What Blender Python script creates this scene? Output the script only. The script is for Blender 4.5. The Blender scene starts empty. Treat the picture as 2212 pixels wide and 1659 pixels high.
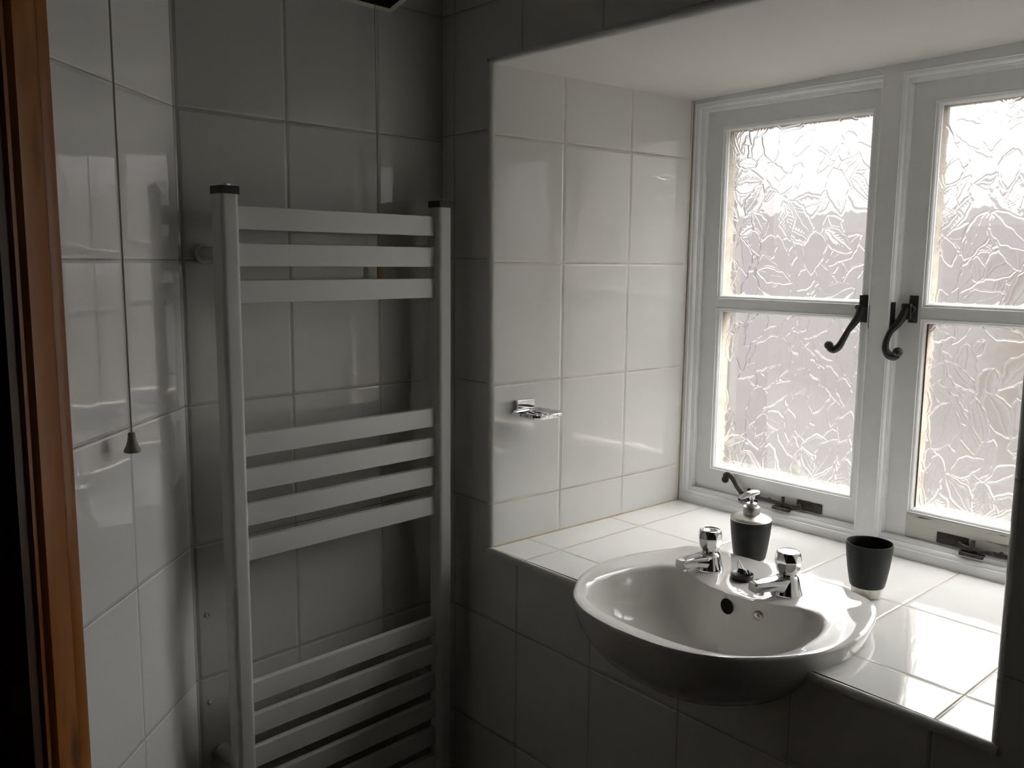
import bpy, math, random
import numpy as np
from mathutils import Vector, Matrix

random.seed(4)
rng = np.random.default_rng(11)
PI = math.pi
SC = bpy.context.scene
COL = SC.collection

# ---------------------------------------------------------------- measured room (metres, heights relative to a tile joint)
ZO = 1.4426                 # that tile joint stands 1.44 m above the floor
ZS, ZC = -0.5926, 0.384     # window sill, soffit of the window recess
D = 0.6153                  # depth of the recess
XR = 0.9903                 # width of the recess
YC, XRW, SL = -0.584, -0.1196, -0.0788       # corner of back wall and angled wall, slope of back wall
TOP = 0.86                  # ceiling
FL = -ZO
BD = Vector((SL, 1, 0)).normalized()          # along the back wall
BN = Vector((1, -SL, 0)).normalized()         # its normal, into the room
BC = Vector((XRW, YC, 0))
LD = Vector((0.71547823, -0.69863503, 0))     # along the angled wall, away from the corner
LN = Vector((0.69863503, 0.71547823, 0))
XC = XRW - SL * YC                             # where back wall meets window wall


def bw(a, s, z):
    return BC + BD * a + BN * s + Vector((0, 0, z))


def lw(a, s, z):
    return BC + LD * a + LN * s + Vector((0, 0, z))


# ---------------------------------------------------------------- mesh helpers
ORG = {}


class MB:
    def __init__(self):
        self.v, self.f, self.uv, self.sm, self.mi = [], [], [], [], []

    def add(self, pts):
        i = len(self.v)
        self.v += [Vector(p) for p in pts]
        return list(range(i, i + len(pts)))

    def face(self, idx, uv=None, smooth=False, mi=0):
        self.f.append(tuple(idx)); self.uv.append(uv); self.sm.append(smooth); self.mi.append(mi)

    def quad(self, pts, uv=None, smooth=False, mi=0):
        self.face(self.add(pts), uv, smooth, mi)

    def box(self, lo, hi, mi=0, fr=None):
        """axis box, or in a frame fr = (origin, ex, ey, ez)"""
        o, ex, ey, ez = fr or (Vector(), Vector((1, 0, 0)), Vector((0, 1, 0)), Vector((0, 0, 1)))
        P = [o + ex * x + ey * y + ez * z for z in (lo[2], hi[2]) for y in (lo[1], hi[1]) for x in (lo[0], hi[0])]
        i = self.add(P)
        for q in ((0, 2, 3, 1), (4, 5, 7, 6), (0, 1, 5, 4), (2, 6, 7, 3), (0, 4, 6, 2), (1, 3, 7, 5)):
            self.face([i[k] for k in q], mi=mi)

    def rbox(self, lo, hi, r, fr=None, seg=2, mi=0):
        """box with rounded edges: lofted rounded rectangles along local z"""
        o, ex, ey, ez = fr or (Vector(), Vector((1, 0, 0)), Vector((0, 1, 0)), Vector((0, 0, 1)))
        cx, cy = (lo[0] + hi[0]) / 2, (lo[1] + hi[1]) / 2
        hx, hy = (hi[0] - lo[0]) / 2, (hi[1] - lo[1]) / 2
        prof = []
        for k in range(seg + 1):
            a = k / seg * PI / 2
            prof.append((r * (1 - math.sin(a)), lo[2] + r * (1 - math.cos(a))))
        for k in range(seg + 1):
            a = k / seg * PI / 2
            prof.append((r * (1 - math.cos(a)), hi[2] - r * (1 - math.sin(a))))
        rings = []
        for ins, z in prof:
            ring = []
            for (sx, sy, a0) in ((1, 1, 0), (-1, 1, 1), (-1, -1, 2), (1, -1, 3)):
                for k in range(seg + 1):
                    a = (a0 + k / seg) * PI / 2
                    rr = max(r - ins, 0.0)
                    x = cx + sx * (hx - r) + rr * math.cos(a)
                    y = cy + sy * (hy - r) + rr * math.sin(a)
                    ring.append(o + ex * x + ey * y + ez * z)
            rings.append(ring)
        self.loft(rings, True, True, True, mi)

    def loft(self, rings, cap0=False, cap1=False, smooth=True, mi=0, closed=True):
        ids = [self.add(r) for r in rings]
        n = len(rings[0])
        for a, b in zip(ids[:-1], ids[1:]):
            for k in range(n if closed else n - 1):
                k2 = (k + 1) % n
                self.face((a[k], a[k2], b[k2], b[k]), smooth=smooth, mi=mi)
        if cap0:
            self.face(ids[0][::-1], smooth=False, mi=mi)
        if cap1:
            self.face(ids[-1], smooth=False, mi=mi)

    def lathe(self, c, prof, n=48, axis=Vector((0, 0, 1)), smooth=True, cap0=False, cap1=False, mi=0, lobes=None):
        axis = axis.normalized()
        ex = axis.orthogonal().normalized()
        ey = axis.cross(ex)
        rings = []
        for r, z in prof:
            ring = []
            for k in range(n):
                t = 2 * PI * k / n
                rr = max(r, 1e-5) * (lobes(t, r, z) if lobes else 1)
                ring.append(Vector(c) + axis * z + ex * rr * math.cos(t) + ey * rr * math.sin(t))
            rings.append(ring)
        self.loft(rings, cap0, cap1, smooth, mi)

    def tube(self, pts, rad, n=12, cap=True, flat=1.0, up=None, mi=0):
        pts = [Vector(p) for p in pts]
        if not hasattr(rad, '__len__'):
            rad = [rad] * len(pts)
        rings = []
        nrm = None
        for i, p in enumerate(pts):
            t = (pts[min(i + 1, len(pts) - 1)] - pts[max(i - 1, 0)]).normalized()
            if nrm is None:
                nrm = (up - t * up.dot(t)).normalized() if up else t.orthogonal().normalized()
            else:
                nrm = (nrm - t * nrm.dot(t)).normalized()
            b = t.cross(nrm)
            rings.append([p + nrm * rad[i] * math.cos(2 * PI * k / n) * flat + b * rad[i] * math.sin(2 * PI * k / n) for k in range(n)])
        self.loft(rings, cap, cap, True, mi)

    def sphere(self, c, r, n=12, m=8, mi=0):
        self.lathe(c, [(r * math.sin(PI * k / m), -r * math.cos(PI * k / m)) for k in range(m + 1)], n, mi=mi)

    def frame(self, x0, x1, z0, z1, prof, sx=1, mi=0, smooth=False):
        """mitred moulding round a rectangle in the xz plane; prof = [(inset, y)]"""
        rings = [[Vector((x0 + i, y, z0 + i)), Vector((x1 - i, y, z0 + i)), Vector((x1 - i, y, z1 - i)), Vector((x0 + i, y, z1 - i))] for i, y in prof]
        for a, b in zip(rings[:-1], rings[1:]):
            for k in range(4):
                k2 = (k + 1) % 4
                self.quad((a[k], a[k2], b[k2], b[k]), smooth=smooth, mi=mi)

    def build(self, name, mats, parent=None, bevel=0.0, label=None, wn=False, sharp=38):
        off = ORG.get(parent.name, Vector()) if parent else Vector()
        me = bpy.data.meshes.new(name)
        me.from_pydata([(p.x - off.x, p.y - off.y, p.z + ZO - off.z) for p in self.v], [], self.f)
        if not isinstance(mats, (list, tuple)):
            mats = [mats]
        for m in mats:
            me.materials.append(m)
        ul = me.uv_layers.new(name='UVMap')
        k = 0
        for i, p in enumerate(me.polygons):
            p.use_smooth = self.sm[i]
            p.material_index = self.mi[i]
            u = self.uv[i]
            for j in range(p.loop_total):
                if u:
                    ul.data[p.loop_start + j].uv = u[j]
        me.validate()
        me.update()
        if sharp:
            me.set_sharp_from_angle(angle=math.radians(sharp))
        o = bpy.data.objects.new(name, me)
        COL.objects.link(o)
        if parent:
            o.parent = parent
            ORG[o.name] = off
        else:
            ORG[o.name] = Vector()
        if bevel:
            b = o.modifiers.new('edges', 'BEVEL')
            wn = True
            b.width = bevel; b.segments = 2; b.limit_method = 'ANGLE'; b.angle_limit = math.radians(40)
        if wn:
            w_ = o.modifiers.new('normals', 'WEIGHTED_NORMAL'); w_.keep_sharp = True
        if label:
            o['label'] = label
        return o


def recentre(o, p):
    """put a one-mesh thing's origin at its base"""
    P = Vector((p[0], p[1], p[2] + ZO))
    o.data.transform(Matrix.Translation(-P))
    o.location = P


def thing(name, label, cat, loc, group=None):
    o = bpy.data.objects.new(name, None)
    o.empty_display_size = 0.05
    COL.objects.link(o)
    o.location = (loc[0], loc[1], loc[2] + ZO)
    ORG[o.name] = Vector(o.location)
    o['label'] = label; o['category'] = cat
    if group:
        o['group'] = group
    return o


def tag(o, label, cat, group=None):
    o['label'] = label; o['category'] = cat
    if group:
        o['group'] = group
    return o


def struct(o, label, cat='room'):
    o['kind'] = 'structure'; o['label'] = label; o['category'] = cat
    return o


# ---------------------------------------------------------------- materials
def new_mat(name):
    m = bpy.data.materials.new(name)
    m.use_nodes = True
    nt = m.node_tree
    b = nt.nodes['Principled BSDF']
    return m, nt, b


def N(nt, typ, **kw):
    n = nt.nodes.new(typ)
    for k, v in kw.items():
        setattr(n, k, v)
    return n


def math_node(nt, op, a, b=None, c=None):
    n = nt.nodes.new('ShaderNodeMath'); n.operation = op
    for i, x in enumerate((a, b, c)):
        if x is None:
            continue
        if isinstance(x, (int, float)):
            n.inputs[i].default_value = x
        else:
            nt.links.new(x, n.inputs[i])
    return n.outputs[0]


def simple(name, col, rough=0.5, metal=0.0, spec=0.5, bump=0.0, bscale=60, var=0.0, coat=0.0):
    m, nt, b = new_mat(name)
    b.inputs['Base Color'].default_value = (*col, 1)
    b.inputs['Roughness'].default_value = rough
    b.inputs['Metallic'].default_value = metal
    b.inputs['Specular IOR Level'].default_value = spec
    if coat:
        b.inputs['Coat Weight'].default_value = coat
        b.inputs['Coat Roughness'].default_value = 0.05
    tc = N(nt, 'ShaderNodeTexCoord')
    if bump or var:
        no = N(nt, 'ShaderNodeTexNoise'); no.inputs['Scale'].default_value = bscale; no.inputs['Detail'].default_value = 5
        nt.links.new(tc.outputs['Object'], no.inputs['Vector'])
        if bump:
            bp = N(nt, 'ShaderNodeBump'); bp.inputs['Strength'].default_value = 1; bp.inputs['Distance'].default_value = bump
            nt.links.new(no.outputs['Fac'], bp.inputs['Height']); nt.links.new(bp.outputs['Normal'], b.inputs['Normal'])
        if var:
            mx = N(nt, 'ShaderNodeMix', data_type='RGBA')
            mx.inputs[6].default_value = (*[c * (1 - var) for c in col], 1); mx.inputs[7].default_value = (*[min(1, c * (1 + var)) for c in col], 1)
            nt.links.new(no.outputs['Fac'], mx.inputs[0]); nt.links.new(mx.outputs[2], b.inputs['Base Color'])
    return m


def tiles(name, tw, th, u0, v0, gw, col, gcol, wave=0.0003, rough=0.09, tilt=0.006, edge=0.0045, skew=0.0, depth=0.0011, lean=None):
    m, nt, b = new_mat(name)
    L = nt.links
    uv = N(nt, 'ShaderNodeUVMap'); uv.uv_map = 'UVMap'
    sp = N(nt, 'ShaderNodeSeparateXYZ'); L.new(uv.outputs[0], sp.inputs[0])
    u, v = sp.outputs[0], sp.outputs[1]
    if skew:
        u = math_node(nt, 'MULTIPLY_ADD', v, skew, u)
    a = math_node(nt, 'DIVIDE', math_node(nt, 'SUBTRACT', u, u0), tw)
    c = math_node(nt, 'DIVIDE', math_node(nt, 'SUBTRACT', v, v0), th)
    fa, fc = math_node(nt, 'FRACT', a), math_node(nt, 'FRACT', c)
    ia, ic = math_node(nt, 'FLOOR', a), math_node(nt, 'FLOOR', c)
    da = math_node(nt, 'MULTIPLY', math_node(nt, 'SUBTRACT', 0.5, math_node(nt, 'ABSOLUTE', math_node(nt, 'SUBTRACT', fa, 0.5))), tw)
    dc = math_node(nt, 'MULTIPLY', math_node(nt, 'SUBTRACT', 0.5, math_node(nt, 'ABSOLUTE', math_node(nt, 'SUBTRACT', fc, 0.5))), th)
    d = math_node(nt, 'MINIMUM', da, dc)

    def sstep(lo, hi):
        r = N(nt, 'ShaderNodeMapRange', interpolation_type='SMOOTHSTEP')
        r.inputs[1].default_value = lo; r.inputs[2].default_value = hi
        L.new(d, r.inputs[0])
        return r.outputs[0]
    mask = sstep(gw / 2 - 0.0004, gw / 2 + 0.0004)
    hedge = sstep(gw / 2, gw / 2 + edge)
    cid = N(nt, 'ShaderNodeCombineXYZ'); L.new(ia, cid.inputs[0]); L.new(ic, cid.inputs[1])
    wn = N(nt, 'ShaderNodeTexWhiteNoise', noise_dimensions='2D'); L.new(cid.outputs[0], wn.inputs['Vector'])
    ws = N(nt, 'ShaderNodeSeparateColor'); L.new(wn.outputs['Color'], ws.inputs[0])
    # every tile leans its own way
    ta = math_node(nt, 'MULTIPLY', math_node(nt, 'MULTIPLY', math_node(nt, 'SUBTRACT', ws.outputs[0], 0.5), fa), tw * 2 * tilt)
    tb = math_node(nt, 'MULTIPLY', math_node(nt, 'MULTIPLY', math_node(nt, 'SUBTRACT', ws.outputs[1], 0.5), fc), th * 2 * tilt)
    # and its glaze has its own waves
    vec = N(nt, 'ShaderNodeCombineXYZ'); L.new(u, vec.inputs[0]); L.new(v, vec.inputs[1])
    L.new(math_node(nt, 'MULTIPLY', ws.outputs[2], 37.0), vec.inputs[2])
    mp = N(nt, 'ShaderNodeMapping'); mp.inputs['Rotation'].default_value = (0, 0, 0.3); mp.inputs['Scale'].default_value = (13, 4.5, 1)
    L.new(vec.outputs[0], mp.inputs[0])
    no = N(nt, 'ShaderNodeTexNoise'); no.inputs['Scale'].default_value = 1; no.inputs['Detail'].default_value = 1.2
    L.new(mp.outputs[0], no.inputs['Vector'])
    h = math_node(nt, 'MULTIPLY', hedge, depth)
    h = math_node(nt, 'ADD', h, math_node(nt, 'MULTIPLY', no.outputs['Fac'], wave))
    h = math_node(nt, 'ADD', h, math_node(nt, 'ADD', ta, tb))
    n2 = N(nt, 'ShaderNodeTexNoise'); n2.inputs['Scale'].default_value = 160; n2.inputs['Detail'].default_value = 2
    L.new(uv.outputs[0], n2.inputs['Vector'])
    h = math_node(nt, 'ADD', h, math_node(nt, 'MULTIPLY', n2.outputs['Fac'], wave * 0.012))
    bp = N(nt, 'ShaderNodeBump'); bp.inputs['Strength'].default_value = 1; bp.inputs['Distance'].default_value = 1
    L.new(h, bp.inputs['Height']); L.new(bp.outputs['Normal'], b.inputs['Normal'])
    if lean:      # glaze normals tilted and bowed to place the window reflections; wall itself is flat
        A0, A1, cu, B0, B1, cv = lean
        ul, vl = math_node(nt, 'MULTIPLY', fa, tw), math_node(nt, 'MULTIPLY', fc, th)
        hu = math_node(nt, 'MULTIPLY', ul, math_node(nt, 'MULTIPLY_ADD', ul, -.5 * cu, math_node(nt, 'MULTIPLY_ADD', ia, A1, A0 + cu * tw / 2)))
        hv = math_node(nt, 'MULTIPLY', vl, math_node(nt, 'MULTIPLY_ADD', vl, -.5 * cv, math_node(nt, 'MULTIPLY_ADD', ia, B1, B0)))
        bc = N(nt, 'ShaderNodeBump'); bc.inputs['Strength'].default_value = 1; bc.inputs['Distance'].default_value = 1
        L.new(math_node(nt, 'ADD', h, math_node(nt, 'ADD', hu, hv)), bc.inputs['Height'])
        L.new(bc.outputs['Normal'], b.inputs['Coat Normal'])
        L.new(hedge, b.inputs['Coat Weight']); b.inputs['Coat Roughness'].default_value = rough; b.inputs['Coat IOR'].default_value = 1.52
        b.inputs['Specular IOR Level'].default_value = 0.0
    # grout is dirty in patches
    n3 = N(nt, 'ShaderNodeTexNoise'); n3.inputs['Scale'].default_value = 9; n3.inputs['Detail'].default_value = 4
    L.new(uv.outputs[0], n3.inputs['Vector'])
    g = N(nt, 'ShaderNodeMix', data_type='RGBA')
    g.inputs[6].default_value = (*[x * 0.62 for x in gcol], 1); g.inputs[7].default_value = (*gcol, 1)
    r3 = N(nt, 'ShaderNodeMapRange'); r3.inputs[1].default_value = 0.35; r3.inputs[2].default_value = 0.6
    L.new(n3.outputs['Fac'], r3.inputs[0]); L.new(r3.outputs[0], g.inputs[0])
    mx = N(nt, 'ShaderNodeMix', data_type='RGBA'); mx.inputs[7].default_value = (*col, 1)
    L.new(mask, mx.inputs[0]); L.new(g.outputs[2], mx.inputs[6]); L.new(mx.outputs[2], b.inputs['Base Color'])
    ro = N(nt, 'ShaderNodeMapRange'); ro.inputs[3].default_value = 0.85; ro.inputs[4].default_value = rough
    L.new(mask, ro.inputs[0]); L.new(ro.outputs[0], b.inputs['Roughness'])
    b.inputs['IOR'].default_value = 1.52
    return m


def wood(name, c1, c2, axis='Z', rough=0.35):
    m, nt, b = new_mat(name)
    L = nt.links
    tc = N(nt, 'ShaderNodeTexCoord')
    mp = N(nt, 'ShaderNodeMapping')
    mp.inputs['Scale'].default_value = (26, 26, 1.6)
    L.new(tc.outputs['Object'], mp.inputs[0])
    no = N(nt, 'ShaderNodeTexNoise'); no.inputs['Scale'].default_value = 1; no.inputs['Detail'].default_value = 5; no.inputs['Distortion'].default_value = 1.2
    L.new(mp.outputs[0], no.inputs['Vector'])
    vo = N(nt, 'ShaderNodeTexVoronoi'); vo.inputs['Scale'].default_value = 1
    m2 = N(nt, 'ShaderNodeMapping'); m2.inputs['Scale'].default_value = (14, 14, 3.2)
    L.new(tc.outputs['Object'], m2.inputs[0]); L.new(m2.outputs[0], vo.inputs['Vector'])
    kr = N(nt, 'ShaderNodeMapRange'); kr.inputs[1].default_value = 0.06; kr.inputs[2].default_value = 0.2
    L.new(vo.outputs['Distance'], kr.inputs[0])
    mx = N(nt, 'ShaderNodeMix', data_type='RGBA'); mx.inputs[6].default_value = (*c1, 1); mx.inputs[7].default_value = (*c2, 1)
    L.new(no.outputs['Fac'], mx.inputs[0])
    kn = N(nt, 'ShaderNodeMix', data_type='RGBA'); kn.inputs[6].default_value = (*[x * 0.25 for x in c1], 1)
    L.new(kr.outputs[0], kn.inputs[0]); L.new(mx.outputs[2], kn.inputs[7]); L.new(kn.outputs[2], b.inputs['Base Color'])
    bp = N(nt, 'ShaderNodeBump'); bp.inputs['Distance'].default_value = 0.0006; bp.inputs['Strength'].default_value = 0.6
    L.new(no.outputs['Fac'], bp.inputs['Height']); L.new(bp.outputs['Normal'], b.inputs['Normal'])
    b.inputs['Roughness'].default_value = rough
    return m


def worn_paint(name, col, under, amount):
    """old gloss paint, crazed along the grain (object x)"""
    m, nt, b = new_mat(name)
    L = nt.links
    tc = N(nt, 'ShaderNodeTexCoord')
    mp = N(nt, 'ShaderNodeMapping'); mp.inputs['Scale'].default_value = (9, 90, 130)
    L.new(tc.outputs['Object'], mp.inputs[0])
    no = N(nt, 'ShaderNodeTexNoise'); no.inputs['Scale'].default_value = 1; no.inputs['Detail'].default_value = 6; no.inputs['Roughness'].default_value = 0.65
    L.new(mp.outputs[0], no.inputs['Vector'])
    r = N(nt, 'ShaderNodeMapRange'); r.inputs[1].default_value = amount; r.inputs[2].default_value = amount + 0.05
    L.new(no.outputs['Fac'], r.inputs[0])
    mx = N(nt, 'ShaderNodeMix', data_type='RGBA'); mx.inputs[6].default_value = (*col, 1); mx.inputs[7].default_value = (*under, 1)
    L.new(r.outputs[0], mx.inputs[0]); L.new(mx.outputs[2], b.inputs['Base Color'])
    bp = N(nt, 'ShaderNodeBump'); bp.inputs['Distance'].default_value = 0.0008; bp.invert = True
    L.new(r.outputs[0], bp.inputs['Height']); L.new(bp.outputs['Normal'], b.inputs['Normal'])
    b.inputs['Roughness'].default_value = 0.42
    return m


TILE = (0.66, 0.655, 0.62)
GROUT = (0.42, 0.37, 0.27)
M = {}
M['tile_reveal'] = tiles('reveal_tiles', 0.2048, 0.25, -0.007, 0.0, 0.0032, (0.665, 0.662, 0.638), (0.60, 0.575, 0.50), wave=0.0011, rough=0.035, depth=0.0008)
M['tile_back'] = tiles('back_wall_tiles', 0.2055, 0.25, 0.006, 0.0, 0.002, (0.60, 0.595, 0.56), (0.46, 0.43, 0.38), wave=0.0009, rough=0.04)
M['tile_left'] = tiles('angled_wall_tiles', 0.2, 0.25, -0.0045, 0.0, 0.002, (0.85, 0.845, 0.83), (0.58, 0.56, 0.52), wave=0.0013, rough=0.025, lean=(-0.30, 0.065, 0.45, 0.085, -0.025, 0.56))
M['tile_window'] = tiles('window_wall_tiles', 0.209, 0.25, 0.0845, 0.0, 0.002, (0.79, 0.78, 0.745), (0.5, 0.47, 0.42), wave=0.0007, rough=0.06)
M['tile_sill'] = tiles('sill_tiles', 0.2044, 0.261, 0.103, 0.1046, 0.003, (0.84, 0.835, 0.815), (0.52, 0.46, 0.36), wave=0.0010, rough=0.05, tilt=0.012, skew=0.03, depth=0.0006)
M['tile_floor'] = tiles('floor_tiles', 0.33, 0.33, 0, 0, 0.004, (0.13, 0.125, 0.115), (0.1, 0.09, 0.08), rough=0.3)
M['plaster'] = simple('matt_plaster', (0.64, 0.625, 0.595), 0.75, bump=0.0006, bscale=35)
M['dark_room'] = simple('dim_painted_wall', (0.16, 0.155, 0.145), 0.7, bump=0.0004, bscale=50)
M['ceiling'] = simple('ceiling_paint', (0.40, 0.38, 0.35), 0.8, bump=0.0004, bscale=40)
M['trim'] = simple('white_plastic_trim', (0.72, 0.71, 0.68), 0.3)
M['paint'] = simple('white_gloss_paint', (0.90, 0.91, 0.905), 0.3, bump=0.0006, bscale=45, var=0.04)
M['worn'] = worn_paint('flaking_white_paint', (0.64, 0.63, 0.59), (0.20, 0.16, 0.11), 0.60)
M['putty'] = simple('weathered_putty', (0.30, 0.27, 0.22), 0.8, bscale=30, var=0.5)
M['seal'] = simple('brown_seal', (0.10, 0.05, 0.025), 0.7, bscale=60, var=0.5)
M['iron'] = simple('black_iron', (0.012, 0.010, 0.009), 0.38, metal=0.0, spec=0.6, bump=0.001, bscale=260)
M['rust'] = simple('rusty_black_iron', (0.022, 0.013, 0.009), 0.5, spec=0.5, bump=0.002, bscale=240, var=0.6)
M['ceramic'] = simple('white_ceramic', (0.72, 0.705, 0.68), 0.05, spec=0.45)
M['chrome'] = simple('chrome', (0.78, 0.78, 0.79), 0.07, metal=1.0)
M['steel'] = simple('brushed_steel', (0.56, 0.545, 0.51), 0.34, metal=1.0, bump=0.0006, bscale=120, var=0.15)
M['black'] = simple('matt_black_plastic', (0.009, 0.010, 0.009), 0.5, spec=0.32, bump=0.0002, bscale=300)
M['rubber'] = simple('black_rubber', (0.012, 0.012, 0.012), 0.35)
M['hole'] = simple('dark_hole', (0.012, 0.011, 0.008), 0.8, spec=0.1)
M['rad'] = simple('white_enamel', (0.70, 0.70, 0.675), 0.32, spec=0.45)
M['cap'] = simple('black_plastic_cap', (0.012, 0.012, 0.012), 0.4)
M['cord'] = simple('cord', (0.42, 0.38, 0.31), 0.8)
M['bell'] = simple('dull_plastic', (0.30, 0.27, 0.22), 0.5)
M['brass'] = simple('old_yellow_plastic', (0.34, 0.22, 0.05), 0.5)
M['heater'] = simple('cream_plastic', (0.62, 0.58, 0.50), 0.4)
M['pine'] = wood('varnished_pine', (0.24, 0.078, 0.014), (0.36, 0.135, 0.026))
M['pine_dark'] = wood('dark_shaded_pine', (0.035, 0.012, 0.004), (0.06, 0.022, 0.008), rough=0.5)  # jamb and stop: unlit look put into the colour; leaf is dark brown
M['render'] = simple('outdoor_render', (0.12, 0.108, 0.106), 0.9, bump=0.004, bscale=8, var=0.05)
M['paving'] = simple('outdoor_paving', (0.016, 0.0145, 0.012), 0.9, bscale=1.2, var=0.25, bump=0.002)
nt = M['render'].node_tree
no = N(nt, 'ShaderNodeTexNoise'); no.inputs['Scale'].default_value = 0.55; no.inputs['Detail'].default_value = 3
tco = N(nt, 'ShaderNodeTexCoord'); nt.links.new(tco.outputs['Object'], no.inputs['Vector'])
mx = N(nt, 'ShaderNodeMix', data_type='RGBA'); mx.inputs[6].default_value = (.036, .0285, .0195, 1); mx.inputs[7].default_value = (.056, .0515, .052, 1)
rr = N(nt, 'ShaderNodeMapRange'); rr.inputs[1].default_value = .36; rr.inputs[2].default_value = .50
nt.links.new(no.outputs['Fac'], rr.inputs[0]); nt.links.new(rr.outputs[0], mx.inputs[0])
nt.links.new(mx.outputs[2], nt.nodes['Principled BSDF'].inputs['Base Color'])

# embossed glass
m, nt, b = new_mat('embossed_glass')
nt.nodes.remove(b)
gl = N(nt, 'ShaderNodeBsdfGlass'); gl.inputs['IOR'].default_value = 1.5; gl.inputs['Roughness'].default_value = 0.03
gl.inputs['Color'].default_value = (1.0, 0.985, 0.98, 1)
tr = N(nt, 'ShaderNodeBsdfTransparent'); tr.inputs['Color'].default_value = (1.0, 0.985, 0.98, 1)
mx = N(nt, 'ShaderNodeMixShader'); mx.inputs[0].default_value = 0.12
nt.links.new(gl.outputs[0], mx.inputs[1]); nt.links.new(tr.outputs[0], mx.inputs[2])
nt.links.new(mx.outputs[0], nt.nodes['Material Output'].inputs['Surface'])
M['glass'] = m


# ---------------------------------------------------------------- the room shell
def wall_quad(mb, pts, uv, mi=0):
    mb.quad(pts, uv, mi=mi)


# basin outline (half, measured from its centre line) --------------------------------
BX = 0.513
OUT = [(0, -.157), (.04, -.1555), (.077, -.150), (.122, -.134), (.16, -.108), (.19, -.073), (.217, -.034), (.238, .014), (.247, .061), (.245, .117),
       (.234, .168), (.219, .214), (.204, .242), (.184, .258), (.15, .270), (.10, .277), (.05, .279), (0, .279)]
INN = [(0, -.118), (.03, -.1175), (.06, -.115), (.11, -.105), (.155, -.082), (.185, -.047), (.198, -.005), (.198, .045), (.189, .10), (.172, .138), (.15, .156),
       (.125, .156), (.10, .145), (.07, .128), (.04, .118), (0, .115)]
CY = 0.035
NT = 160


def polar(half):
    pts = [(x, y) for x, y in half] + [(-x, y) for x, y in half[::-1] if x > 0]
    th = np.array([math.atan2(y - CY, x) for x, y in pts]); r = np.array([math.hypot(x, y - CY) for x, y in pts])
    o = np.argsort(th); th, r = th[o], r[o]
    T = np.linspace(-PI, PI, NT * 4, endpoint=False)
    R = np.interp(T, np.r_[th[-1] - 2 * PI, th, th[0] + 2 * PI], np.r_[r[-1], r, r[0]])
    k = np.exp(-np.linspace(-2, 2, 19) ** 2); k /= k.sum()
    R = np.convolve(np.r_[R[-9:], R, R[:9]], k, 'valid')
    return T[::4], R[::4]


TH, RO = polar(OUT)
_, RI = polar(INN)
SHELL = [(.0, -.106), (.30, -.104), (.50, -.096), (.66, -.082), (.79, -.061), (.885, -.038), (.945, -.018), (.975, .002), (.992, .016), (1.0, .0245), (.998, .0278), (.989, .0298)]


def outline_xy(k, extra=0.0):
    return [(BX + k * r * math.cos(t) + extra * math.cos(t), CY + k * r * math.sin(t) + extra * math.sin(t)) for t, r in zip(TH, RO)]


def cross_y0(k):
    """where the basin shell scaled k crosses the wall face y = 0"""
    P = outline_xy(k)
    xs = []
    for (x0, y0), (x1, y1) in zip(P, P[1:] + P[:1]):
        if (y0 < 0) != (y1 < 0):
            xs.append(x0 + (x1 - x0) * (0 - y0) / (y1 - y0))
    return (min(xs), max(xs)) if len(xs) >= 2 else None


def lean0(z):      # the tiled reveal leans a few millimetres
    return -0.008 * (z - ZS) / (ZC - ZS)


def lean1(z):
    return 0.0015 + 0.0068 * (z - ZS) / (ZC - ZS)


# window wall ------------------------------------------------------------------------
mb = MB()
E0 = -0.010
zl = ZS - 0.012


def wq(x0, x1, z0, z1):
    mb.quad([(x0, 0, z0), (x1, 0, z0), (x1, 0, z1), (x0, 0, z1)], [(x0, z0), (x1, z0), (x1, z1), (x0, z1)])


# left of the opening
mb.quad([(XC, 0, FL), (E0, 0, FL), (E0, 0, ZS), (XC, 0, ZS)], [(XC, FL), (E0, FL), (E0, ZS), (XC, ZS)])
mb.quad([(XC, 0, ZS), (E0, 0, ZS), (E0 + lean0(ZC), 0, ZC + .012), (XC, 0, ZC + .012)], [(XC, ZS), (E0, ZS), (E0, ZC), (XC, ZC)])
wq(XC, 2.3, ZC + .012, TOP)
wq(XR + .012, 2.3, FL, ZC + .012)
# below the sill, notched round the basin
notch = []
for k, z in SHELL[1:]:
    if ZS + z > zl:
        break
    c = cross_y0(k * 0.985)
    if c:
        notch.append((c[0], c[1], ZS + z))
cT = cross_y0(0.95)
notch.append((cT[0], cT[1], zl))
poly = [(E0, FL), (XR + .012, FL), (XR + .012, zl)] + [(c[1], c[2]) for c in notch[::-1]] + [(c[0], c[2]) for c in notch] + [(E0, zl)]
mb.face(mb.add([(x, 0, z) for x, z in poly]), [(x, z) for x, z in poly])
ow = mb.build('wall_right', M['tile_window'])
struct(ow, 'dim grey tiled wall around the bright window recess', 'wall')

# rounded plaster edges and soffit of the recess
mb = MB()
n = 8


def zsof(x, y):
    return ZC + 0.002 + (x / XR) * (-0.010 + 0.026 * (y / D))


g = 10
for i in range(g):
    for j in range(g):
        P = []
        for a, c in ((i, j), (i, j + 1), (i + 1, j + 1), (i + 1, j)):
            x = -0.03 + (XR + .06) * a / g; y = 0.014 + (D + .05) * c / g
            P.append((x, y, zsof(max(x, 0), min(y, D))))
        mb.quad(P)
x0, x1 = E0 + lean0(ZC), XR + .012
for k in range(n):
    a0, a1 = k / n * PI / 2, (k + 1) / n * PI / 2
    R = 0.014

    def ep(x, a):
        zz = zsof(max(x, 0), .014)
        return (x, R - R * math.sin(a), zz + R - R * math.cos(a))
    for s in range(6):
        xa, xb = x0 + (x1 - x0) * s / 6, x0 + (x1 - x0) * (s + 1) / 6
        mb.quad([ep(xa, a0), ep(xb, a0), ep(xb, a1), ep(xa, a1)], smooth=True)
os_ = struct(mb.build('ceiling_recess', M['plaster']), 'pale plaster soffit above the window recess', 'soffit')
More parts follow.
